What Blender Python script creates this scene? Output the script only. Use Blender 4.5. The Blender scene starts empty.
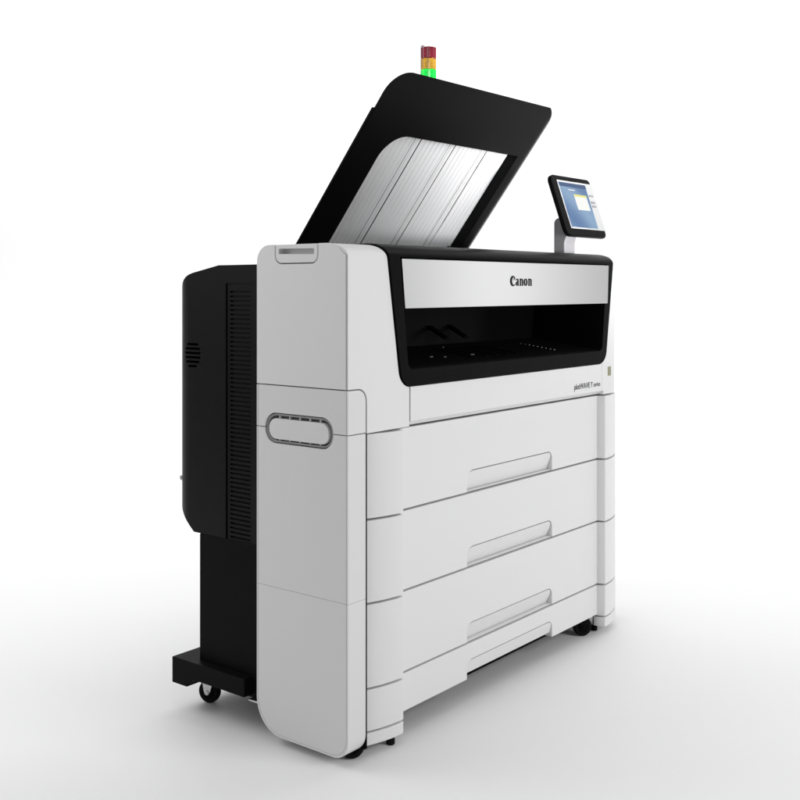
import bpy, bmesh, math, random
from mathutils import Vector, Matrix

S = bpy.context.scene
COL = S.collection
R = math.radians
random.seed(4)
DZ = 0.035                                   # machine datum above the floor

# ------------------------------------------------------------------ camera
CX, CY, CZ, YAW = -1.89126, -1.65309, 1.1 + DZ, 38.37844
cam_d = bpy.data.cameras.new('camera')
cam = bpy.data.objects.new('camera', cam_d)
COL.objects.link(cam)
cam.location = (CX, CY, CZ)
cam.rotation_euler = (R(90), 0, R(YAW - 90))
cam_d.sensor_width = 36
cam_d.lens = 1072 / 800 * 36
cam_d.shift_y = (287 - 400) / 800
cam_d.clip_start = 0.05
cam_d.clip_end = 200
S.camera = cam
RIGHT = Vector((math.sin(R(YAW)), -math.cos(R(YAW)), 0))
FWD = Vector((math.cos(R(YAW)), math.sin(R(YAW)), 0))


def stage(r, d, z):
    """studio position: r metres right of the camera, d metres ahead of it"""
    return Vector((CX, CY, 0)) + RIGHT * r + FWD * d + Vector((0, 0, z))


# ------------------------------------------------------------------ world and lamps
W = bpy.data.worlds.new('World')
S.world = W
W.use_nodes = True
W.node_tree.nodes['Background'].inputs[0].default_value = (1, 1, 1, 1)
W.node_tree.nodes['Background'].inputs[1].default_value = 0.335


def area_lamp(name, pos, target, sx, sy, power, spread=180, col=(1, 1, 1)):
    l = bpy.data.lights.new(name, 'AREA')
    l.shape = 'RECTANGLE'
    l.size, l.size_y = sx, sy
    l.energy = power
    l.color = col
    l.spread = R(spread)
    o = bpy.data.objects.new(name, l)
    COL.objects.link(o)
    o.location = pos
    o.rotation_euler = (Vector(target) - Vector(pos)).to_track_quat('-Z', 'Y').to_euler()
    return o


MID = Vector((0.74, 0.3, 0.6))
area_lamp('backdrop_lamp', stage(0, 5.4, 4.8), stage(0, 7.8, 1.5), 13.0, 1.2, 345)
area_lamp('key_softbox', stage(3.2, 1.2, 1.9), MID, 1.5, 1.6, 63)
area_lamp('strip_softbox', stage(3.66, 4.05, 1.25), MID + Vector((0, 0, 0.4)), 0.42, 1.3, 3.9)
area_lamp('side_softbox', stage(-2.8, 2.2, 2.0), MID, 1.2, 1.6, 11)
area_lamp('back_side_softbox', stage(-2.6, 3.1, 2.5), MID, 1.2, 1.2, 20)
area_lamp('added_lid_fill', Vector((0.75, -3.3, 0.90 + DZ)), Vector((1.16, 0.25, 1.60 + DZ)), 0.5, 0.5, 3.7, 19)  # unseen lamp, added only to brighten the lid lining
area_lamp('top_softbox', stage(0, 2.6, 3.8), MID, 1.5, 1.5, 1.6, 65)

S.view_settings.view_transform = 'Standard'
S.view_settings.look = 'None'
S.view_settings.exposure = 0
S.view_settings.gamma = 1
S.render.engine = 'CYCLES'
S.cycles.use_denoising = True
S.cycles.max_bounces = 8


# ------------------------------------------------------------------ materials
def mat(name, col, rough=0.4, spec=0.3, metal=0.0, var=0.0, var_scale=30, grain=0.0, grain_scale=900,
        emit=None, emit_s=0, coat=0.0, trans=0.0):
    m = bpy.data.materials.new(name)
    m.use_nodes = True
    nt = m.node_tree
    b = nt.nodes['Principled BSDF']
    b.inputs['Base Color'].default_value = (*col, 1)
    b.inputs['Roughness'].default_value = rough
    b.inputs['Specular IOR Level'].default_value = spec
    b.inputs['Metallic'].default_value = metal
    b.inputs['Coat Weight'].default_value = coat
    b.inputs['Transmission Weight'].default_value = trans
    if emit:
        b.inputs['Emission Color'].default_value = (*emit, 1)
        b.inputs['Emission Strength'].default_value = emit_s
    tc = nt.nodes.new('ShaderNodeTexCoord')
    if var:
        n = nt.nodes.new('ShaderNodeTexNoise')
        n.inputs['Scale'].default_value = var_scale
        n.inputs['Detail'].default_value = 5
        r = nt.nodes.new('ShaderNodeMapRange')
        r.inputs['To Min'].default_value = max(0.02, rough - var)
        r.inputs['To Max'].default_value = min(1, rough + var)
        nt.links.new(tc.outputs['Object'], n.inputs['Vector'])
        nt.links.new(n.outputs['Fac'], r.inputs['Value'])
        nt.links.new(r.outputs[0], b.inputs['Roughness'])
    if grain:
        n2 = nt.nodes.new('ShaderNodeTexNoise')
        n2.inputs['Scale'].default_value = grain_scale
        n2.inputs['Detail'].default_value = 2
        bp = nt.nodes.new('ShaderNodeBump')
        bp.inputs['Strength'].default_value = grain
        bp.inputs['Distance'].default_value = 0.0004
        nt.links.new(tc.outputs['Object'], n2.inputs['Vector'])
        nt.links.new(n2.outputs['Fac'], bp.inputs['Height'])
        nt.links.new(bp.outputs[0], b.inputs['Normal'])
    return m


M_white = mat('white_plastic', (0.74, 0.74, 0.74), 0.42, 0.3, var=0.05, var_scale=6, grain=0.12)
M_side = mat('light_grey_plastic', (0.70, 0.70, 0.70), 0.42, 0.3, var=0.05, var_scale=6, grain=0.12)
M_black = mat('black_plastic', (0.0045, 0.0045, 0.0046), 0.5, 0.05, var=0.06, var_scale=9, grain=0.2)
M_gloss = mat('satin_black_plastic', (0.0042, 0.0042, 0.0044), 0.38, 0.035, var=0.04, var_scale=9)
M_rubber = mat('black_rubber', (0.005, 0.005, 0.005), 0.6, 0.08, var=0.08, var_scale=80)
M_gap = mat('grey_chassis', (0.11, 0.11, 0.11), 0.6, 0.2, var=0.05)
M_steel = mat('steel', (0.55, 0.55, 0.56), 0.32, 0.5, metal=1.0, var=0.06, var_scale=60)
M_alu = mat('grey_arm_metal', (0.40, 0.39, 0.41), 0.42, 0.4, metal=0.1, var=0.05, var_scale=40)
M_bezel = mat('pale_bezel', (0.40, 0.405, 0.405), 0.4, 0.25, var=0.04)
M_btn = mat('grey_button', (0.20, 0.20, 0.21), 0.45, 0.25, var=0.04)
M_ink = mat('black_lettering', (0.008, 0.008, 0.008), 0.5, 0.15, var=0.03)
M_dark = mat('dark_recess', (0.002, 0.002, 0.002), 0.7, 0.03, var=0.05)
M_tag = mat('olive_label', (0.30, 0.29, 0.20), 0.5, 0.2, var=0.05)


def brushed(name, col, rough, axis_scale):
    m = mat(name, col, rough, 0.5, metal=1.0)
    nt = m.node_tree
    b = nt.nodes['Principled BSDF']
    tc = [n for n in nt.nodes if n.type == 'TEX_COORD'][0]
    mp = nt.nodes.new('ShaderNodeMapping')
    mp.inputs['Scale'].default_value = axis_scale
    n = nt.nodes.new('ShaderNodeTexNoise')
    n.inputs['Scale'].default_value = 1
    n.inputs['Detail'].default_value = 6
    r = nt.nodes.new('ShaderNodeMapRange')
    r.inputs['To Min'].default_value = rough - 0.012
    r.inputs['To Max'].default_value = rough + 0.014
    nt.links.new(tc.outputs['Object'], mp.inputs['Vector'])
    nt.links.new(mp.outputs[0], n.inputs['Vector'])
    nt.links.new(n.outputs['Fac'], r.inputs['Value'])
    nt.links.new(r.outputs[0], b.inputs['Roughness'])
    return m


M_silver = brushed('brushed_aluminium', (0.72, 0.72, 0.725), 0.30, (2, 100, 160))
M_sheet = brushed('ribbed_sheet_metal', (0.90, 0.90, 0.90), 0.38, (420, 4, 4))
M_sheet.node_tree.nodes['Principled BSDF'].inputs['Metallic'].default_value = 0.42


def lens(name, col, e):
    m = mat(name, col, 0.12, 0.5, trans=0.6, emit=col, emit_s=e, coat=0.5, var=0.03)
    return m


M_red = lens('red_lens', (0.30, 0.010, 0.035), 0.04)
M_yellow = lens('amber_lens', (0.72, 0.40, 0.03), 0.06)
M_green = lens('green_lens', (0.0, 0.60, 0.06), 0.65)


def floor_mat():
    m = mat('white_paper_sweep', (0.83, 0.83, 0.832), 0.55, 0.25, var=0.08, var_scale=2)
    return m


def screen_mat():
    m = bpy.data.materials.new('lit_screen')
    m.use_nodes = True
    nt = m.node_tree
    b = nt.nodes['Principled BSDF']
    tc = nt.nodes.new('ShaderNodeTexCoord')
    n = nt.nodes.new('ShaderNodeTexWave')
    n.wave_type = 'BANDS'
    n.bands_direction = 'DIAGONAL'
    n.inputs['Scale'].default_value = 2.2
    n.inputs['Distortion'].default_value = 3.0
    n.inputs['Detail'].default_value = 2
    rp = nt.nodes.new('ShaderNodeValToRGB')
    rp.color_ramp.elements[0].color = (0.085, 0.19, 0.40, 1)
    rp.color_ramp.elements[1].color = (0.25, 0.40, 0.60, 1)
    nt.links.new(tc.outputs['Object'], n.inputs['Vector'])
    nt.links.new(n.outputs['Fac'], rp.inputs[0])
    b.inputs['Base Color'].default_value = (0.01, 0.012, 0.016, 1)
    b.inputs['Roughness'].default_value = 0.2
    nt.links.new(rp.outputs[0], b.inputs['Emission Color'])
    b.inputs['Emission Strength'].default_value = 0.85
    return m


M_screen = screen_mat()
M_bar = mat('screen_title_bar', (0.01, 0.012, 0.016), 0.2, 0.3, emit=(0.03, 0.075, 0.18), emit_s=1.0)
M_note = mat('screen_note', (0.02, 0.02, 0.02), 0.2, 0.3, emit=(0.92, 0.92, 0.88), emit_s=0.95)
M_noteb = mat('screen_note_band', (0.02, 0.02, 0.02), 0.2, 0.3, emit=(0.80, 0.78, 0.22), emit_s=0.95)


# ------------------------------------------------------------------ mesh helpers
def new_bm():
    return bmesh.new()


def prism(bm, pts, axis, a0, a1):
    """extrude a 2D polygon: axis 'x' -> pts are (y,z); 'y' -> (x,z); 'z' -> (x,y)"""
    def P(p, a):
        if axis == 'x':
            return (a, p[0], p[1])
        if axis == 'y':
            return (p[0], a, p[1])
        return (p[0], p[1], a)
    A = [bm.verts.new(P(p, a0)) for p in pts]
    B = [bm.verts.new(P(p, a1)) for p in pts]
    bm.faces.new(A)
    bm.faces.new(B[::-1])
    n = len(pts)
    for i in range(n):
        j = (i + 1) % n
        bm.faces.new((A[j], A[i], B[i], B[j]))
    return A + B


def ring(bm, outer, inner, a0, a1):
    """closed band between two (y,z) outlines of equal length, extruded along x"""
    n = len(outer)
    q = [[bm.verts.new((a, p[0], p[1])) for p in o] for a in (a0, a1) for o in (outer, inner)]
    for i in range(n):
        j = (i + 1) % n
        bm.faces.new((q[0][i], q[0][j], q[1][j], q[1][i]))
        bm.faces.new((q[2][j], q[2][i], q[3][i], q[3][j]))
        bm.faces.new((q[0][j], q[0][i], q[2][i], q[2][j]))
        bm.faces.new((q[1][i], q[1][j], q[3][j], q[3][i]))


def box(bm, x0, x1, y0, y1, z0, z1):
    return prism(bm, [(x0, y0), (x1, y0), (x1, y1), (x0, y1)], 'z', z0, z1)


def rpoly(pts, rad, n=8):
    """polygon with corners rounded by the radius (one value or one per corner)"""
    out = []
    N = len(pts)
    for i, p in enumerate(pts):
        r = rad[i] if isinstance(rad, (list, tuple)) else rad
        p = Vector(p)
        a = (Vector(pts[i - 1]) - p)
        b = (Vector(pts[(i + 1) % N]) - p)
        if r <= 0:
            out.append(tuple(p))
            continue
        la, lb = a.length, b.length
        a.normalize(); b.normalize()
        ang = a.angle(b)
        t = min(r / math.tan(ang / 2), la * 0.49, lb * 0.49)
        rr = t * math.tan(ang / 2)
        c = p + (a + b).normalized() * (rr / math.sin(ang / 2))
        s = p + a * t - c
        e = p + b * t - c
        a0 = math.atan2(s.y, s.x)
        d = math.atan2(e.y, e.x) - a0
        while d > math.pi:
            d -= 2 * math.pi
        while d < -math.pi:
            d += 2 * math.pi
        for k in range(n + 1):
            th = a0 + d * k / n
            out.append((c.x + rr * math.cos(th), c.y + rr * math.sin(th)))
    return out


def lathe(bm, prof, centre, axis, n=40):
    """profile [(radius, height)] spun about an axis through centre"""
    ax = Vector(axis).normalized()
    q = Vector((0, 0, 1)).rotation_difference(ax)
    rings = []
    for r, h in prof:
        ring = []
        for k in range(n):
            a = 2 * math.pi * k / n
            ring.append(bm.verts.new(Vector(centre) + q @ Vector((r * math.cos(a), r * math.sin(a), h))))
        rings.append(ring)
    for i in range(len(rings) - 1):
        for k in range(n):
            j = (k + 1) % n
            bm.faces.new((rings[i][k], rings[i][j], rings[i + 1][j], rings[i + 1][k]))
    bm.faces.new(rings[0][::-1])
    bm.faces.new(rings[-1])


ROOT = bpy.data.objects.new('printer', None)
COL.objects.link(ROOT)
ROOT.location = (0.738, 0.3, 0)
ROOT.empty_display_size = 0.3
OFF = Vector((-0.738, -0.3, DZ))


def obj(name, bm, m, parent=None, bevel=0.0, seg=2, smooth=True, angle=32, xf=None, cut=None, keep=None):
    bmesh.ops.recalc_face_normals(bm, faces=bm.faces)
    me = bpy.data.meshes.new(name)
    bm.to_mesh(me)
    bm.free()
    if cut or keep:
        tmp = bpy.data.objects.new('tmp', me)
        COL.objects.link(tmp)
        kill = []
        for lst, op in ((cut or [], 'DIFFERENCE'), (keep or [], 'INTERSECT')):
            for cb in lst:
                bmesh.ops.recalc_face_normals(cb, faces=cb.faces)
                cm = bpy.data.meshes.new('cutter')
                cb.to_mesh(cm)
                cb.free()
                co = bpy.data.objects.new('cutter', cm)
                COL.objects.link(co)
                kill.append(co)
                md = tmp.modifiers.new('b', 'BOOLEAN')
                md.operation = op
                md.solver = 'EXACT'
                md.object = co
        dg = bpy.context.evaluated_depsgraph_get()
        me2 = bpy.data.meshes.new_from_object(tmp.evaluated_get(dg))
        for o in kill + [tmp]:
            d = o.data
            bpy.data.objects.remove(o)
            bpy.data.meshes.remove(d)
        me2.name = name
        me = me2
    if xf is not None:
        me.transform(xf)
    me.transform(Matrix.Translation(OFF))
    me.materials.clear()
    me.materials.append(m)
    o = bpy.data.objects.new(name, me)
    COL.objects.link(o)
    o.parent = parent if parent is not None else ROOT
    if smooth:
        for p in me.polygons:
            p.use_smooth = True
        me.set_sharp_from_angle(angle=R(angle))
    if bevel:
        md = o.modifiers.new('bevel', 'BEVEL')
        md.width = bevel
        md.segments = seg
        md.limit_method = 'ANGLE'
        md.angle_limit = R(angle)
        md.harden_normals = True
    return o


def part_empty(name, loc, parent=ROOT):
    o = bpy.data.objects.new(name, None)
    COL.objects.link(o)
    o.parent = parent
    o.location = Vector(loc) + OFF
    return o


# ------------------------------------------------------------------ floor sweep
def build_floor():
    bm = new_bm()
    prof = [(-4.0, 0.0), (0, 0), (2, 0), (4, 0), (6.2, 0)]
    for k in range(1, 13):
        a = math.pi / 2 * k / 12
        prof.append((6.2 + 1.6 * math.sin(a), 1.6 - 1.6 * math.cos(a)))
    prof.append((7.8, 7.0))
    rows = []
    for d, z in prof:
        rows.append([bm.verts.new(stage(r, d, z)) for r in (-10, -5, 0, 5, 10)])
    for i in range(len(rows) - 1):
        for k in range(4):
            bm.faces.new((rows[i][k], rows[i][k + 1], rows[i + 1][k + 1], rows[i + 1][k]))
    me = bpy.data.meshes.new('floor')
    bm.to_mesh(me)
    bm.free()
    for p in me.polygons:
        p.use_smooth = True
    me.materials.append(floor_mat())
    o = bpy.data.objects.new('floor', me)
    COL.objects.link(o)
    o['kind'] = 'structure'


build_floor()

# ------------------------------------------------------------------ the printer
ROOT['label'] = 'large white and black wide-format printer on casters with its tray lid raised'
ROOT['category'] = 'printer'

XW = 1.476                                    # overall width
XM = XW / 2


def mir(pts):
    return [(XW - p[0], *p[1:]) for p in pts][::-1]


# trapezoid outline of the black front frame (x, z)
FT = 1.30


def frame_outline(g=0.0, top=FT, r=0.045):
    def xl(z):
        return 0.149 + (1.1735 - z) / (1.1735 - 0.852) * 0.052
    pts = [(xl(top) - g, top), (xl(0.852) - g, 0.852 - g), (XW - xl(0.852) + g, 0.852 - g), (XW - xl(top) + g, top)]
    return rpoly(pts, [0, r + g, r + g, 0], 10)


# YZ profile of the covers and the frame: rounded shoulder to the flat top
def shoulder(yf, ztop, z0, yb, rb):
    p = [(yf, z0)]
    for k in range(0, 13):
        a = math.pi / 2 * k / 12
        p.append((yf + 0.07 - 0.07 * math.cos(a), ztop - 0.034 + 0.034 * math.sin(a)))
    if rb > 0:
        for k in range(0, 11):
            a = math.pi / 2 * k / 10
            p.append((yb - rb + rb * math.sin(a), ztop - rb + rb * math.cos(a)))
    else:
        p.append((yb, ztop))
    p.append((yb, z0))
    return p


def chamfer_cut():
    bm = new_bm()
    prism(bm, [(-0.05, 0.66), (0.0215, 0.66), (0.0215, 0.7490), (0.0195, 0.7515), (-0.0005, 0.7630), (-0.05, 0.7630)], 'x', 0.2365, 1.264)
    return bm


RIGHT_PLAN = [(1.10, -0.05), (1.10, 0.50), (1.476, 0.50), (1.476, 0.160), (1.440, 0.075)] + \
    [(1.300 + 0.110 * math.sin(R(t)), 0.060 - 0.0602 * math.cos(R(t))) for t in (75, 60, 45, 32, 20, 10, 0)] + [(1.250, -0.0002), (1.250, -0.05)]


def build_cover(left):
    x0, x1 = (0.0, 0.2345) if left else (1.2556, XW)
    bm = new_bm()
    prism(bm, shoulder(0.0, 1.205, 0.7495, 0.305, 0.042), 'x', x0, x1)
    c = []
    a = new_bm()
    prism(a, frame_outline(0.003), 'y', -0.3, 0.6)
    c.append(a)
    a = new_bm()
    if left:
        prism(a, rpoly([(-0.2, 0.7), (0.0685, 0.7), (0.0685, 0.8580), (-0.2, 0.8580)], [0, 0, 0.030, 0]), 'y', -0.2, 0.6)
    else:
        prism(a, rpoly([(XW + 0.2, 0.7), (XW - 0.0675, 0.7), (XW - 0.0675, 0.8575), (XW + 0.2, 0.8575)], [0, 0, 0.030, 0]), 'y', -0.2, 0.6)
    c.append(a)
    c.append(chamfer_cut())
    if not left:
        kp = new_bm()
        prism(kp, RIGHT_PLAN, 'z', 0.5, 1.5)
        return obj('top_cover', bm, M_white, bevel=0.0018, cut=c, keep=[kp])
    if left:
        # parting line round the front of the side skin, and the latch tab
        a = new_bm()
        box(a, -0.1, 0.006, 0.0030, 0.0066, 0.85, 1.1715)
        c.append(a)
        tabo = rpoly([(0.2405, 1.30), (0.2405, 1.1565), (0.0950, 1.1565), (0.0950, 1.30)], [0, 0.022, 0.022, 0])
        t = new_bm()
        prism(t, tabo, 'x', -0.05, 0.024)
        c.append(t)
    o = obj('top_cover', bm, M_white, bevel=0.0018, cut=c)
    if left:
        bm = new_bm()
        prof = rpoly([(0.2380, 1.2045), (0.2380, 1.1592), (0.0975, 1.1592), (0.0975, 1.2045)], [0.004, 0.0195, 0.0195, 0.004])
        prism(bm, prof, 'x', 0.0, 0.03)
        s = new_bm()
        prism(s, rpoly([(0.2270, 1.1945), (0.2270, 1.1815), (0.1090, 1.1790), (0.1090, 1.1930)], 0.003), 'x', -0.05, 0.022)
        obj('latch', bm, M_white, o, bevel=0.0012, cut=[s])
    return o


build_cover(True)
build_cover(False)


# side panels ------------------------------------------------------
def slab_outline(g=0.0):
    return rpoly([(0.0 + g, -0.0135 + g), (0.305 - g, -0.0135 + g), (0.305 - g, 1.0), (g, 1.0)], [0.045, 0.085, 0, 0], 10)


def oval(y0, y1, z0, z1):
    return rpoly([(y0, z0), (y1, z0), (y1, z1), (y0, z1)], (z1 - z0) * 0.47, 10)


def side_cut():
    a = new_bm()
    box(a, 1.3, 1.6, -0.1, 0.135, -0.2, 1.0)
    return a


def side_piece(x0, x1, z0, z1, name, label=None, rtop=0.0, handle=False, m=M_side, bev=0.0018):
    bm = new_bm()
    prism(bm, slab_outline(), 'x', x0, x1)
    k = new_bm()
    if rtop:
        if x0 < 0.5:
            pts = rpoly([(-0.2, z0), (x1, z0), (x1, z1), (-0.2, z1)], [0, 0, rtop, 0])
        else:
            pts = rpoly([(XW + 0.2, z0), (x0, z0), (x0, z1), (XW + 0.2, z1)], [0, 0, rtop, 0])
        prism(k, pts, 'y', -0.3, 0.7)
    else:
        box(k, -0.3, XW + 0.3, -0.3, 0.7, z0, z1)
    c = []
    g = new_bm()
    ring(g, slab_outline(0.0042), slab_outline(0.0060), -0.1, 0.0016)
    c.append(g)
    if handle:
        h = new_bm()
        prism(h, oval(0.0465, 0.2745, 0.7125, 0.7885), 'x', -0.1, 0.018)
        c.append(h)
    if x0 > 0.5:
        c = [side_cut()]
    o = obj(name, bm, m, bevel=bev, seg=2, keep=[k], cut=c)
    if label:
        o['label'] = label
    return o


lower = side_piece(0, 0.0645, 0.3557, 0.7500, 'side_panel', handle=True, bev=0.0008)
latchp = side_piece(0, 0.0645, 0.7520, 0.8555, 'side_hatch', rtop=0.029, handle=True)
side_piece(0, 0.0645, -0.02, 0.3552, 'side_panel', 'bottom side panel with rounded lower corners', bev=0.0008)
side_piece(XW - 0.0645, XW, -0.02, 0.8555, 'side_panel', rtop=0.029)

# the oval grip: dark channel with ribs round a flush pad
bm = new_bm()
prism(bm, oval(0.0480, 0.2730, 0.7140, 0.7870), 'x', 0.0125, 0.0185)
grip = obj('grip_channel', bm, M_gap, lower)
bm = new_bm()
prism(bm, oval(0.0490, 0.2720, 0.7150, 0.7860), 'x', 0.0035, 0.0125)
a = new_bm()
prism(a, oval(0.0535, 0.2675, 0.7195, 0.7815), 'x', -0.1, 0.1)
obj('grip_rim', bm, mat('grey_rim', (0.30, 0.30, 0.30), 0.4, 0.3, var=0.04), lower, bevel=0.001, cut=[a])
bm = new_bm()
prism(bm, oval(0.0600, 0.2610, 0.7235, 0.7745), 'x', -0.0005, 0.0135)
obj('grip_pad', bm, M_side, lower, bevel=0.002)
for k in range(5):
    y = 0.092 + k * 0.034
    for za, zb in ((0.7155, 0.7235), (0.7747, 0.7855)):
        bm = new_bm()
        box(bm, 0.006, 0.0126, y, y + 0.003, za, zb)
        obj('grip_rib', bm, M_side, lower)

# added dark strips standing in for the shade in the front corner seams
bm = new_bm()
box(bm, 0.0640, 0.0726, 0.0030, 0.060, -0.005, 0.7490)
obj('seam_shade', bm, M_dark)
bm = new_bm()
box(bm, 0.0650, 0.0740, 0.0055, 0.060, 0.7490, 0.8490)
obj('seam_shade', bm, M_dark)

# chassis ----------------------------------------------------------
bm = new_bm()
box(bm, 0.066, XW - 0.066, 0.060, 0.300, 0.030, 0.845)
box(bm, 0.030, XW - 0.030, 0.0500, 0.300, 0.300, 0.700)
obj('chassis', bm, M_gap)
bm = new_bm()
box(bm, 0.06, XW - 0.06, 0.0480, 0.300, 0.022, 0.0360)
obj('underframe', bm, M_dark)


# drawers ----------------------------------------------------------
def column_plan(left=True, yb=0.060):
    p = [(0.0735, yb), (0.0735, 0.0265)]
    for k in range(1, 9):
        t = k / 8
        p.append((0.0735 + 0.1315 * t, 0.0265 - 0.0305 * (1 - (1 - t) ** 1.9)))
    p += [(0.2145, 0.0175), (0.2145, yb)]
    return p if left else [(XW - a, b) for a, b in p][::-1]


def drawer_bm(z0, z1, notch, zcol0=None):
    """moulded front: two bowed end columns, a flat middle with a grip notch at the bottom"""
    bm = new_bm()
    zc = z0 if zcol0 is None else zcol0
    prism(bm, column_plan(True), 'z', zc, z1)
    prism(bm, column_plan(False, 0.034 if zcol0 else 0.060), 'z', zc, z1)
    xa, xb = 0.2146, XW - 0.2146
    na, nb, zt = notch
    body = [(xa, z0), (na, z0)]
    arc = rpoly([(na, z0), (na, zt), (nb, zt), (nb, z0)], [0, 0.034, 0.022, 0], 8)
    body = [(xa, z0)] + arc + [(xb, z0), (xb, z1), (xa, z1)]
    prism(bm, body, 'y', 0.020, 0.046)
    return bm, arc


def grip_plate_bm(z0, zt, na, nb, depth=0.020, lip=0.003, ledge=True):
    """tilted finger plate behind the notch: flush at its top edge, leaning in towards the bottom"""
    bm = new_bm()
    arc = rpoly([(na + 0.0022, z0 + lip), (na + 0.0022, zt - 0.0022), (nb - 0.0016, zt - 0.0022), (nb - 0.0016, z0 + lip)], [0, 0.032, 0.020, 0], 8)
    F, B = [], []
    for x, z in arc:
        t = (zt - z) / (zt - z0)
        y = 0.0205 + depth * t ** 1.4
        F.append(bm.verts.new((x, y, z)))
        B.append(bm.verts.new((x, y + 0.006, z)))
    bm.faces.new(F)
    bm.faces.new(B[::-1])
    n = len(F)
    for i in range(n):
        j = (i + 1) % n
        bm.faces.new((F[j], F[i], B[i], B[j]))
    if ledge:                                 # floor of the hollow
        prism(bm, [(0.0225, z0 + 0.0004), (0.0225, z0 + 0.0022), (0.050, z0 + 0.0022), (0.050, z0 + 0.0004)], 'x', na + 0.001, nb - 0.001)
    return bm


NA, NB = 0.5165, 0.9715
for z0, z1, zt in ((0.5390, 0.7440, 0.5975), (0.3350, 0.5340, 0.3880), (0.1290, 0.3300, 0.1800)):
    bm, arc = drawer_bm(z0, z1, (NA, NB, zt))
    d = obj('drawer', bm, M_white, bevel=0.0016)
    obj('drawer_grip', grip_plate_bm(z0, zt, NA, NB), M_white, d, bevel=0.001)
bm, arc = drawer_bm(0.0280, 0.1240, (NA, NB, 0.0790), 0.0240)
bp = obj('base_panel', bm, M_white, bevel=0.0016)
obj('base_grip', grip_plate_bm(0.0280, 0.0790, NA, NB, 0.012, 0.013, False), M_white, bp, bevel=0.001)

# foot covers under the two columns
for left in (True, False):
    bm = new_bm()
    prism(bm, column_plan(left, 0.034), 'z', -0.0105, 0.0195)
    obj('foot_cover', bm, M_white, bevel=0.0016)

# front door strip under the black frame ---------------------------
bm = new_bm()
prism(bm, [(0.0, 0.90), (0.0, 0.7495), (0.030, 0.7495), (0.030, 0.90)], 'x', 0.2385, 1.2543)
c = chamfer_cut()
a = new_bm()
prism(a, frame_outline(0.003), 'y', -0.3, 0.6)
door = obj('front_door', bm, M_white, bevel=0.0012, cut=[c, a])

# black frame with the delivery opening ----------------------------
bm = new_bm()
prism(bm, shoulder(-0.004, 1.2085, 0.80, 0.30, 0.0), 'x', 0.10, XW - 0.10)
k = new_bm()
prism(k, frame_outline(0.0), 'y', -0.3, 0.6)
op = new_bm()
prism(op, rpoly([(0.192, 1.175), (0.226, 0.8930), (XW - 0.226, 0.8930), (XW - 0.192, 1.175)], [0.002, 0.02, 0.02, 0.002]), 'y', -0.1, 0.265)
frame = obj('front_frame', bm, M_gloss, bevel=0.0025, seg=3, keep=[k], cut=[op])

# sloping tray inside the opening
bm = new_bm()
prism(bm, [(0.012, 0.880), (0.004, 0.8945), (0.0235, 0.8985), (0.262, 0.9270), (0.262, 0.880)], 'x', 0.228, XW - 0.228)
tray = obj('output_tray', bm, M_black, bevel=0.001)


def ty(y):
    return 0.8985 + (y - 0.0235) * (0.9270 - 0.8985) / (0.262 - 0.0235)


for k in range(5):                            # low ribs on the tray
    x = 0.60 + k * 0.055
    bm = new_bm()
    prism(bm, [(0.05, ty(0.05) - 0.002), (0.05, ty(0.05) + 0.003), (0.20, ty(0.20) + 0.003), (0.20, ty(0.20) - 0.002)], 'x', x, x + 0.004)
    obj('tray_rib', bm, M_gloss, tray)
for k in range(9):                            # row of small bright studs
    y = 0.055 + k * 0.016
    x = 1.045 + k * 0.001
    bm = new_bm()
    box(bm, x, x + 0.005, y, y + 0.004, ty(y) - 0.001, ty(y) + 0.002)
    obj('tray_stud', bm, M_steel, tray)
for x, y, w in ((0.455, 0.10, 0.014), (0.500, 0.085, 0.010), (0.630, 0.085, 0.016), (0.665, 0.21, 0.006)):
    bm = new_bm()
    box(bm, x, x + w, y, y + 0.005, ty(y) - 0.001, ty(y) + 0.003)
    obj('tray_clip', bm, M_gap, tray)
for x in (0.66, 0.76):                        # two paper fingers hanging at the back
    bm = new_bm()
    prism(bm, [(0.262, 0.985), (0.262, 0.975), (0.20, 0.945), (0.20, 0.952)], 'x', x, x + 0.02)
    obj('paper_finger', bm, M_dark, tray)

# brushed strip carrying the maker's lettering ---------------------
bm = new_bm()
prism(bm, [(0.1955, 1.1700), (0.2090, 1.0465), (XW - 0.1935, 1.0465), (XW - 0.1865, 1.1700)], 'y', -0.0075, -0.0005)
fascia = obj('fascia', bm, M_silver, bevel=0.0014)
bm = new_bm()
box(bm, 0.205, XW - 0.205, 0.0005, 0.012, 1.048, 1.176)
obj('fascia_backing', bm, M_dark, fascia)


def stroke(bm, pts, y0, y1, xf):
    """variable width stroke: pts (x, z, width)"""
    P = [Vector((p[0], p[1])) for p in pts]
    L, Rr = [], []
    for i, p in enumerate(P):
        d = (P[min(i + 1, len(P) - 1)] - P[max(i - 1, 0)]).normalized()
        n = Vector((-d.y, d.x))
        L.append(xf(p + n * pts[i][2] / 2))
        Rr.append(xf(p - n * pts[i][2] / 2))
    for i in range(len(P) - 1):
        prism(bm, [L[i], L[i + 1], Rr[i + 1], Rr[i]], 'y', y0, y1)


def arcpts(cx, cz, rx, rz, a0, a1, w0, w1, n=14, wf=None):
    out = []
    for k in range(n + 1):
        t = k / n
        a = R(a0 + (a1 - a0) * t)
        w = wf(t) if wf else w0 + (w1 - w0) * t
        out.append((cx + rx * math.cos(a), cz + rz * math.sin(a), w))
    return out


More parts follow.
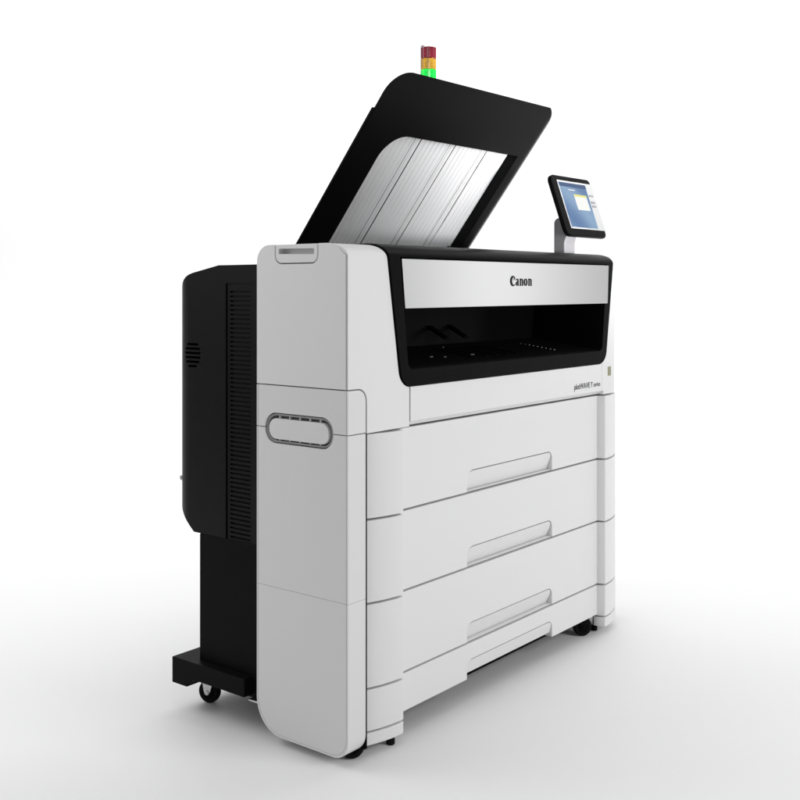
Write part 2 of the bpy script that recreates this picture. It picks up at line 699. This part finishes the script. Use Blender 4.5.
def maker_lettering():
    bm = new_bm()
    x0, z0, h = 0.692, 1.1035, 0.0275
    sx = 0.118 / 3.62
    state = {'o': 0.0}

    def xf(p):
        return (x0 + (p.x + state['o']) * sx, z0 + p.y * h)
    y = -0.0082

    def st(pts):
        stroke(bm, pts, y, -0.0070, xf)
    # C: heavy left bowl, fine ends, hooked upper terminal
    st(arcpts(0.47, 0.49, 0.37, 0.46, 55, 308, 0, 0, 22, lambda t: 0.07 + 0.25 * math.sin(math.pi * min(1, max(0, t * 1.02))) ** 1.1))
    st([(0.70, 0.90, 0.12), (0.64, 0.74, 0.14), (0.52, 0.56, 0.02)])
    st([(0.68, 0.88, 0.12), (0.76, 0.70, 0.02)])

    def a_():
        st([(0.10, 0.55, 0.10), (0.17, 0.68, 0.09), (0.30, 0.72, 0.10), (0.41, 0.64, 0.18), (0.43, 0.50, 0.22), (0.43, 0.16, 0.22), (0.50, 0.05, 0.14), (0.62, 0.03, 0.03)])
        st([(0.40, 0.46, 0.06), (0.22, 0.36, 0.12), (0.13, 0.22, 0.20), (0.17, 0.08, 0.16), (0.28, 0.04, 0.10), (0.40, 0.14, 0.04)])

    def n_():
        st([(0.02, 0.66, 0.03), (0.09, 0.70, 0.08), (0.17, 0.70, 0.14)])
        st([(0.18, 0.76, 0.20), (0.18, 0.0, 0.20)])
        st([(0.06, 0.02, 0.05), (0.32, 0.02, 0.05)])
        st([(0.24, 0.56, 0.05), (0.34, 0.69, 0.09), (0.46, 0.69, 0.16), (0.52, 0.56, 0.20), (0.52, 0.0, 0.20)])
        st([(0.40, 0.02, 0.05), (0.66, 0.02, 0.05)])

    def o_():
        st(arcpts(0.30, 0.37, 0.21, 0.335, 90, 450, 0, 0, 26, lambda t: 0.07 + 0.17 * abs(math.sin(2 * math.pi * t))))
    state['o'] = 0.80
    a_()
    state['o'] = 1.46
    n_()
    state['o'] = 2.20
    o_()
    state['o'] = 2.90
    n_()
    return bm


obj('lettering', maker_lettering(), M_ink, fascia, smooth=False)


def text_obj(name, s, x0, x1, z0, h, y, m, parent, shear=0.0, bold=0.0):
    cu = bpy.data.curves.new(name, 'FONT')
    cu.body = s
    cu.size = 1
    cu.shear = shear
    cu.extrude = 0.01
    cu.offset = bold
    t = bpy.data.objects.new('tmp', cu)
    COL.objects.link(t)
    dg = bpy.context.evaluated_depsgraph_get()
    me = bpy.data.meshes.new_from_object(t.evaluated_get(dg))
    bpy.data.objects.remove(t)
    bpy.data.curves.remove(cu)
    bm = new_bm()
    bm.from_mesh(me)
    bpy.data.meshes.remove(me)
    xs = [v.co.x for v in bm.verts]
    a, b = min(xs), max(xs)
    for v in bm.verts:
        X = x0 + (v.co.x - a) / (b - a) * (x1 - x0)
        Z = z0 + v.co.y * h / 0.73
        Y = y - v.co.z * 0.02
        v.co = (X, Y, Z)
    return obj(name, bm, m, parent, smooth=False)


text_obj('lettering', 'plotWAVE', 1.0730, 1.1740, 0.7785, 0.0180, -0.0004, M_ink, door, 0.0, 0.009)
text_obj('lettering', 'T', 1.1800, 1.1925, 0.7790, 0.0165, -0.0004, M_ink, door, 0.0, 0.012)
text_obj('lettering', 'series', 1.1985, 1.2430, 0.7790, 0.0155, -0.0004, M_ink, door, 0.0, 0.0)
bm = new_bm()
box(bm, 1.2960, 1.3180, -0.0008, 0.002, 0.8080, 0.8380)
obj('rating_label', bm, M_tag, bevel=0.0004)

# ------------------------------------------------------------------ rear black housing
bm = new_bm()
prof = rpoly([(0.302, 1.1580), (0.302, 0.4400), (0.578, 0.4400), (0.680, 0.5250), (0.680, 1.1200), (0.480, 1.1575)],
             [0, 0, 0.005, 0.06, 0.125, 0.03], 10)
prism(bm, prof, 'x', 0.0, XW)
k = new_bm()
prism(k, rpoly([(0.030, 0.25), (XW - 0.030, 0.25), (XW - 0.030, 0.68), (0.030, 0.68)], [0, 0, 0.085, 0.085], 12), 'z', 0.2, 1.4)
c1 = new_bm()
box(c1, 0.0, 0.0335, 0.352, 0.452, 0.418, 1.110)            # shallow band that carries the louvres
c2 = new_bm()
for i in range(56):
    z = 0.4330 + i * 0.01185
    box(c2, 0.0, 0.0390, 0.362, 0.438, z, z + 0.0050)
c3 = new_bm()
for i in range(7):                                          # round speaker-like vent of slots
    z = 0.8835 + i * 0.0118
    h = math.sqrt(max(0.0, 0.038 ** 2 - (z + 0.0030 - 0.9190) ** 2))
    box(c3, 0.0, 0.09, 0.5830 - h * 0.85, 0.5830 + h * 0.85, z, z + 0.0060)
M_rear = mat('rear_black_plastic', (0.0045, 0.0045, 0.0046), 0.38, 0.11, var=0.05, var_scale=12, grain=0.2)
rear = obj('rear_housing', bm, M_rear, bevel=0.0012, seg=1, keep=[k], cut=[c1, c2, c3])
# machine top behind the covers, under the lid
bm = new_bm()
box(bm, 0.245, XW - 0.245, 0.300, 0.400, 1.10, 1.2040)
obj('top_deck', bm, M_black, bevel=0.004)
# narrow column below the housing, and the foot beam
bm = new_bm()
box(bm, 0.030, XW - 0.030, 0.302, 0.5550, 0.046, 0.4395)
obj('rear_column', bm, M_black, bevel=0.003)
bm = new_bm()
prism(bm, [(0.632, 0.1010), (0.632, 0.0310), (0.572, 0.0310), (0.5680, 0.0380), (0.548, 0.0550), (0.350, 0.0550), (0.350, 0.1010)], 'x', 0.0, XW)
obj('foot_beam', bm, M_black, bevel=0.0025)
bm = new_bm()
box(bm, 0.012, 0.30, 0.300, 0.348, 0.045, 0.0495)
obj('skid_plate', bm, M_steel, bevel=0.001)
bm = new_bm()
lathe(bm, [(0.007, 0), (0.007, 0.004), (0.0045, 0.006)], (0.052, 0.652, 0.575), (-0.77, 0.64, 0), 16)
obj('screw_cap', bm, M_steel, rear)


# ------------------------------------------------------------------ casters and levelling feet
def caster(x, y, ax, r=0.031, swing=0.012):
    e = part_empty('caster', (x, y, -0.035))
    zc = -0.035 + r
    a = Vector((ax[0], ax[1], 0)).normalized()

    def sub(name, bm, m, **kw):
        o = obj(name, bm, m, e, **kw)
        o.data.transform(Matrix.Translation(-(Vector((x, y, -0.035)) + OFF) + Vector((0, 0, 0))))
        return o
    w = 0.011
    bm = new_bm()
    lathe(bm, [(r * 0.55, -w), (r * 0.86, -w), (r * 0.96, -w * 0.75), (r, -w * 0.3), (r, w * 0.3), (r * 0.96, w * 0.75), (r * 0.86, w), (r * 0.55, w)],
          (x, y, zc), a, 40)
    sub('wheel', bm, M_rubber)
    bm = new_bm()
    lathe(bm, [(r * 0.56, -w - 0.0012), (r * 0.50, -w - 0.003), (r * 0.50, w + 0.003), (r * 0.56, w + 0.0012)], (x, y, zc), a, 28)
    sub('hub', bm, M_gloss)
    bm = new_bm()
    t = Vector((-a.y, a.x, 0))
    for s in (-1, 1):
        c = Vector((x, y, 0)) + a * s * (w + 0.0045)
        pl = [(-0.016, zc + r + 0.006), (0.020, zc + r + 0.006), (0.010, zc + 0.004), (0.004, zc - 0.006), (-0.006, zc - 0.006), (-0.010, zc + 0.004)]
        A = [bm.verts.new(c + t * u - a * 0.0012 + Vector((0, 0, z))) for u, z in pl]
        B = [bm.verts.new(c + t * u + a * 0.0012 + Vector((0, 0, z))) for u, z in pl]
        bm.faces.new(A)
        bm.faces.new(B[::-1])
        for i in range(len(pl)):
            j = (i + 1) % len(pl)
            bm.faces.new((A[j], A[i], B[i], B[j]))
    sub('fork', bm, M_steel if y > 0.3 else M_gloss)
    bm = new_bm()
    lathe(bm, [(0.006, -w - 0.008), (0.006, w + 0.008)], (x, y, zc), a, 14)
    sub('axle', bm, M_steel if y > 0.3 else M_gloss)
    bm = new_bm()
    lathe(bm, [(0.021, zc + r + 0.005), (0.021, zc + r + 0.012), (0.014, zc + r + 0.014), (0.010, zc + r + 0.018)], (x, y, 0), (0, 0, 1), 24)
    sub('swivel', bm, M_gloss)
    return e


caster(0.0845, 0.5745, (-0.95, -0.30))
caster(0.0628, 0.0421, (-0.55, -0.80))
caster(1.2140, 0.0500, (-0.62, -0.78), 0.0312)
caster(1.4100, 0.5450, (-0.95, -0.30))


def levelling_foot(x, y, ztop):
    bm = new_bm()
    lathe(bm, [(0.0095, -0.0350), (0.0110, -0.0335), (0.0110, -0.0215), (0.0090, -0.0190), (0.0045, -0.0175), (0.0045, ztop)], (x, y, 0), (0, 0, 1), 20)
    obj('levelling_foot', bm, M_rubber)


levelling_foot(0.182, 0.0190, 0.0)
levelling_foot(1.2880, 0.0460, 0.026)

# ------------------------------------------------------------------ raised lid (tray) with ribbed metal lining
LU = Vector((0, -0.6175, 0.7866))
LW = Vector((0, 0.7866, 0.6175))              # away from the viewer, out of the lid's upper side
LO = Vector((0, 0.5, 1.2273))
LID = Matrix(((1, LU.x, LW.x, LO.x), (0, LU.y, LW.y, LO.y), (0, LU.z, LW.z, LO.z), (0, 0, 0, 1)))
bm = new_bm()
lo0 = rpoly([(0.3600, -0.062), (1.1900, -0.062), (1.1900, 0.5840), (0.3600, 0.5840)], [0.045, 0.045, 0.030, 0.075], 12)
lom = rpoly([(0.3600, -0.062), (1.2420, -0.062), (1.2420, 0.5590), (0.3600, 0.5840)], [0.045, 0.060, 0.050, 0.075], 12)
lo1 = rpoly([(0.4440, -0.040), (1.2200, -0.040), (1.2200, 0.5000), (0.4440, 0.5200)], [0.045, 0.060, 0.050, 0.055], 12)
lo = []
for k in range(7):                            # the free edge on the right rolls over in a quarter round
    a_ = math.pi / 2 * k / 6
    lo.append(([(p[0] + (q[0] - p[0]) * math.sin(a_), p[1] + (q[1] - p[1]) * math.sin(a_)) for p, q in zip(lo0, lom)],
               [0.034 * (1 - math.cos(a_)) if q[0] > 0.8 else 0.0006 * k for q in lom]))
lo.append((lo1, [0.066] * len(lo1)))
rings = []
for o_, w_ in lo:
    rings.append([bm.verts.new((p[0], p[1], w)) for p, w in zip(o_, w_)])
for ra, rb in zip(rings, rings[1:]):
    for i in range(len(ra)):
        j = (i + 1) % len(ra)
        bm.faces.new((ra[j], ra[i], rb[i], rb[j]))
bm.faces.new(rings[0])
bm.faces.new(rings[-1][::-1])
a = new_bm()
prism(a, rpoly([(0.4800, -0.020), (1.1555, -0.020), (1.1555, 0.3920), (0.4800, 0.3920)], [0.01, 0.01, 0.004, 0.085], 12), 'z', -0.1, 0.0440)
M_lid = mat('lid_plastic', (0.0042, 0.0042, 0.0044), 0.36, 0.045, var=0.04, var_scale=9)
lid = obj('lid', bm, M_lid, xf=LID, cut=[a], bevel=0.0)
M_rim = mat('lid_rim_highlight', (0.006, 0.006, 0.0062), 0.30, 0.45, var=0.04, var_scale=9)  # same plastic as the lid, made glossier to put in the rim highlight
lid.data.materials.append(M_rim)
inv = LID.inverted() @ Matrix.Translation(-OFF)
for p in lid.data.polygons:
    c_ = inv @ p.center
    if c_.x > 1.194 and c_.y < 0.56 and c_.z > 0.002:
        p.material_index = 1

# ribbed sheet: panels with fine beads, parted by three double seams running up the lid
seams = sorted([(g, 0.0025) for g in (0.678, 0.855, 1.031)] + [(g - 0.029, 0.0012) for g in (0.678, 0.855, 1.031)])
ends = [0.470] + [v for g, h in seams for v in (g - h, g + h)] + [1.168]
for ua, ub in zip(ends[0::2], ends[1::2]):
    bm = new_bm()
    N = int((ub - ua) / 0.0006)
    top, bot = [], []
    for i in range(N + 1):
        u = ua + (ub - ua) * i / N
        ph = ((u - 0.47) / 0.0223) % 1.0
        c_ = 0.5 - 0.5 * math.cos(2 * math.pi * ph)
        w = 0.0378 + 0.0055 * c_ ** 13 + 0.0012 * math.sin(4 * math.pi * ph) * (1 - c_)
        if min(abs(u - ua), abs(u - ub)) < 0.004:
            w = 0.0376
        top.append(bm.verts.new((u, 0.402, w)))
        bot.append(bm.verts.new((u, -0.030, w)))
    for i in range(N):
        bm.faces.new((bot[i], bot[i + 1], top[i + 1], top[i]))
    obj('lining_panel', bm, M_sheet, lid, xf=LID, angle=50)
bm = new_bm()
box(bm, 0.470, 1.168, -0.03, 0.402, 0.0436, 0.0455)
obj('lining_backing', bm, M_dark, lid, xf=LID)
bm = new_bm()
prism(bm, rpoly([(0.3530, -0.05), (0.3900, -0.05), (0.3900, 0.458), (0.3530, 0.458)], 0.002), 'z', 0.0012, 0.006)
obj('side_rail', bm, M_black, lid, xf=LID)
# small hinge peg at the foot of the lining
bm = new_bm()
lathe(bm, [(0.006, 0), (0.006, 0.016), (0.003, 0.019)], (0.765, 0.262, 1.2060), (0, 0, 1), 14)
obj('peg', bm, M_black)

# ------------------------------------------------------------------ signal tower behind the lid
TX, TY = 1.115, 0.600
tower = part_empty('signal_tower', (TX, TY, 1.10))


def tsub(name, bm, m, **kw):
    o = obj(name, bm, m, tower, **kw)
    o.data.transform(Matrix.Translation(-(Vector((TX, TY, 1.10)) + OFF)))
    return o


bm = new_bm()
lathe(bm, [(0.019, 1.10), (0.019, 1.13), (0.012, 1.14), (0.012, 1.795), (0.024, 1.80), (0.0255, 1.812)], (TX, TY, 0), (0, 0, 1), 28)
tsub('pole', bm, M_alu)


def lens_bm(z0, z1, r=0.0265):
    bm = new_bm()
    n = 40
    prof = [(r * 0.93, z0), (r, z0 + 0.002), (r, z1 - 0.002), (r * 0.93, z1)]
    rings = []
    for rr, z in prof:
        rings.append([bm.verts.new((TX + rr * (1 + 0.05 * math.cos(10 * 2 * math.pi * k / n)) * math.cos(2 * math.pi * k / n),
                                    TY + rr * (1 + 0.05 * math.cos(10 * 2 * math.pi * k / n)) * math.sin(2 * math.pi * k / n), z)) for k in range(n)])
    for i in range(3):
        for k in range(n):
            j = (k + 1) % n
            bm.faces.new((rings[i][k], rings[i][j], rings[i + 1][j], rings[i + 1][k]))
    bm.faces.new(rings[0][::-1])
    bm.faces.new(rings[-1])
    return bm


tsub('green_lens', lens_bm(1.8125, 1.8600), M_green)
tsub('amber_lens', lens_bm(1.8605, 1.8980), M_yellow)
tsub('red_lens', lens_bm(1.8985, 1.9380), M_red)
bm = new_bm()
prof = []
for z in (1.818, 1.832, 1.846, 1.868, 1.880, 1.904, 1.918, 1.930):   # stacked lamp cores inside the lenses
    prof += [(0.005, z), (0.0125, z + 0.001), (0.0125, z + 0.007), (0.005, z + 0.008)]
lathe(bm, prof, (TX, TY, 0), (0, 0, 1), 20)
tsub('lamp_core', bm, M_gap)
bm = new_bm()
px = Vector((TX, TY, 0)) - RIGHT * 0.020 + FWD * 0.026
lathe(bm, [(0.008, 1.10), (0.008, 1.945), (0.0065, 1.951), (0.003, 1.9535)], px, (0, 0, 1), 20)
tsub('mounting_rod', bm, M_alu)

# ------------------------------------------------------------------ control panel on its arm
PT = R(19)
PB = Vector((1.1240, 0.050, 1.2660))
PU = Vector((0, math.sin(PT), math.cos(PT)))
PW = Vector((0, -math.cos(PT), math.sin(PT)))
PAN = Matrix(((1, PU.x, PW.x, PB.x), (0, PU.y, PW.y, PB.y), (0, PU.z, PW.z, PB.z), (0, 0, 0, 1)))
pan = part_empty('control_panel', (1.25, 0.12, 1.20))
PBASE = Matrix.Translation(-(Vector((1.25, 0.12, 1.20)) + OFF))


def psub(name, bm, m, parent=None, **kw):
    o = obj(name, bm, m, parent or pan, **kw)
    o.data.transform(PBASE)
    return o


PWID, PHT = 0.266, 0.212
bm = new_bm()
prism(bm, rpoly([(0, 0), (PWID, 0), (PWID, PHT), (0, PHT)], [0.026, 0.018, 0.018, 0.026], 8), 'z', -0.016, 0.0)
case = psub('case', bm, M_gloss, bevel=0.004, seg=3, xf=PAN)
bm = new_bm()
prism(bm, rpoly([(0.034, 0.025), (PWID + 0.001, 0.025), (PWID + 0.001, PHT - 0.018), (0.034, PHT - 0.018)], [0.003, 0.003, 0.003, 0.003]), 'z', -0.012, 0.0012)
psub('bezel', bm, M_bezel, xf=PAN, bevel=0.0006)
bm = new_bm()
prism(bm, [(0.0390, 0.0300), (0.2180, 0.0300), (0.2180, 0.1870), (0.0390, 0.1870)], 'z', 0.0012, 0.0018)
scr = psub('screen', bm, M_screen, xf=PAN, smooth=False)
bm = new_bm()
prism(bm, [(0.0390, 0.1725), (0.2180, 0.1725), (0.2180, 0.1870), (0.0390, 0.1870)], 'z', 0.0019, 0.0022)
psub('title_bar', bm, M_bar, xf=PAN, smooth=False)
bm = new_bm()
prism(bm, [(0.1180, 0.0930), (0.2020, 0.0930), (0.2020, 0.1480), (0.1180, 0.1480)], 'z', 0.0019, 0.0022)
psub('note', bm, M_note, xf=PAN, smooth=False)
bm = new_bm()
prism(bm, [(0.1180, 0.1400), (0.2020, 0.1400), (0.2020, 0.1480), (0.1180, 0.1480)], 'z', 0.0023, 0.0025)
psub('note_band', bm, M_noteb, xf=PAN, smooth=False)
bm = new_bm()
prism(bm, [(0.0900, 0.1610), (0.1350, 0.1610), (0.1350, 0.1640), (0.0900, 0.1640)], 'z', 0.0019, 0.0022)
psub('heading_bar', bm, M_note, xf=PAN, smooth=False)
for zz in (0.146, 0.122, 0.108):
    bm = new_bm()
    prism(bm, rpoly([(0.2250, zz), (0.2520, zz), (0.2520, zz + 0.007), (0.2250, zz + 0.007)], 0.002, 4), 'z', 0.0012, 0.0030)
    psub('button', bm, M_btn, xf=PAN)
# arm: a bent plate coming up from the top deck
bm = new_bm()
prism(bm, rpoly([(0.110, 1.195), (0.110, 1.245), (0.098, 1.285), (0.120, 1.330), (0.150, 1.325), (0.150, 1.195)], [0, 0.01, 0.01, 0.01, 0.03, 0], 8), 'x', 1.205, 1.275)
psub('arm', bm, M_alu, bevel=0.003)
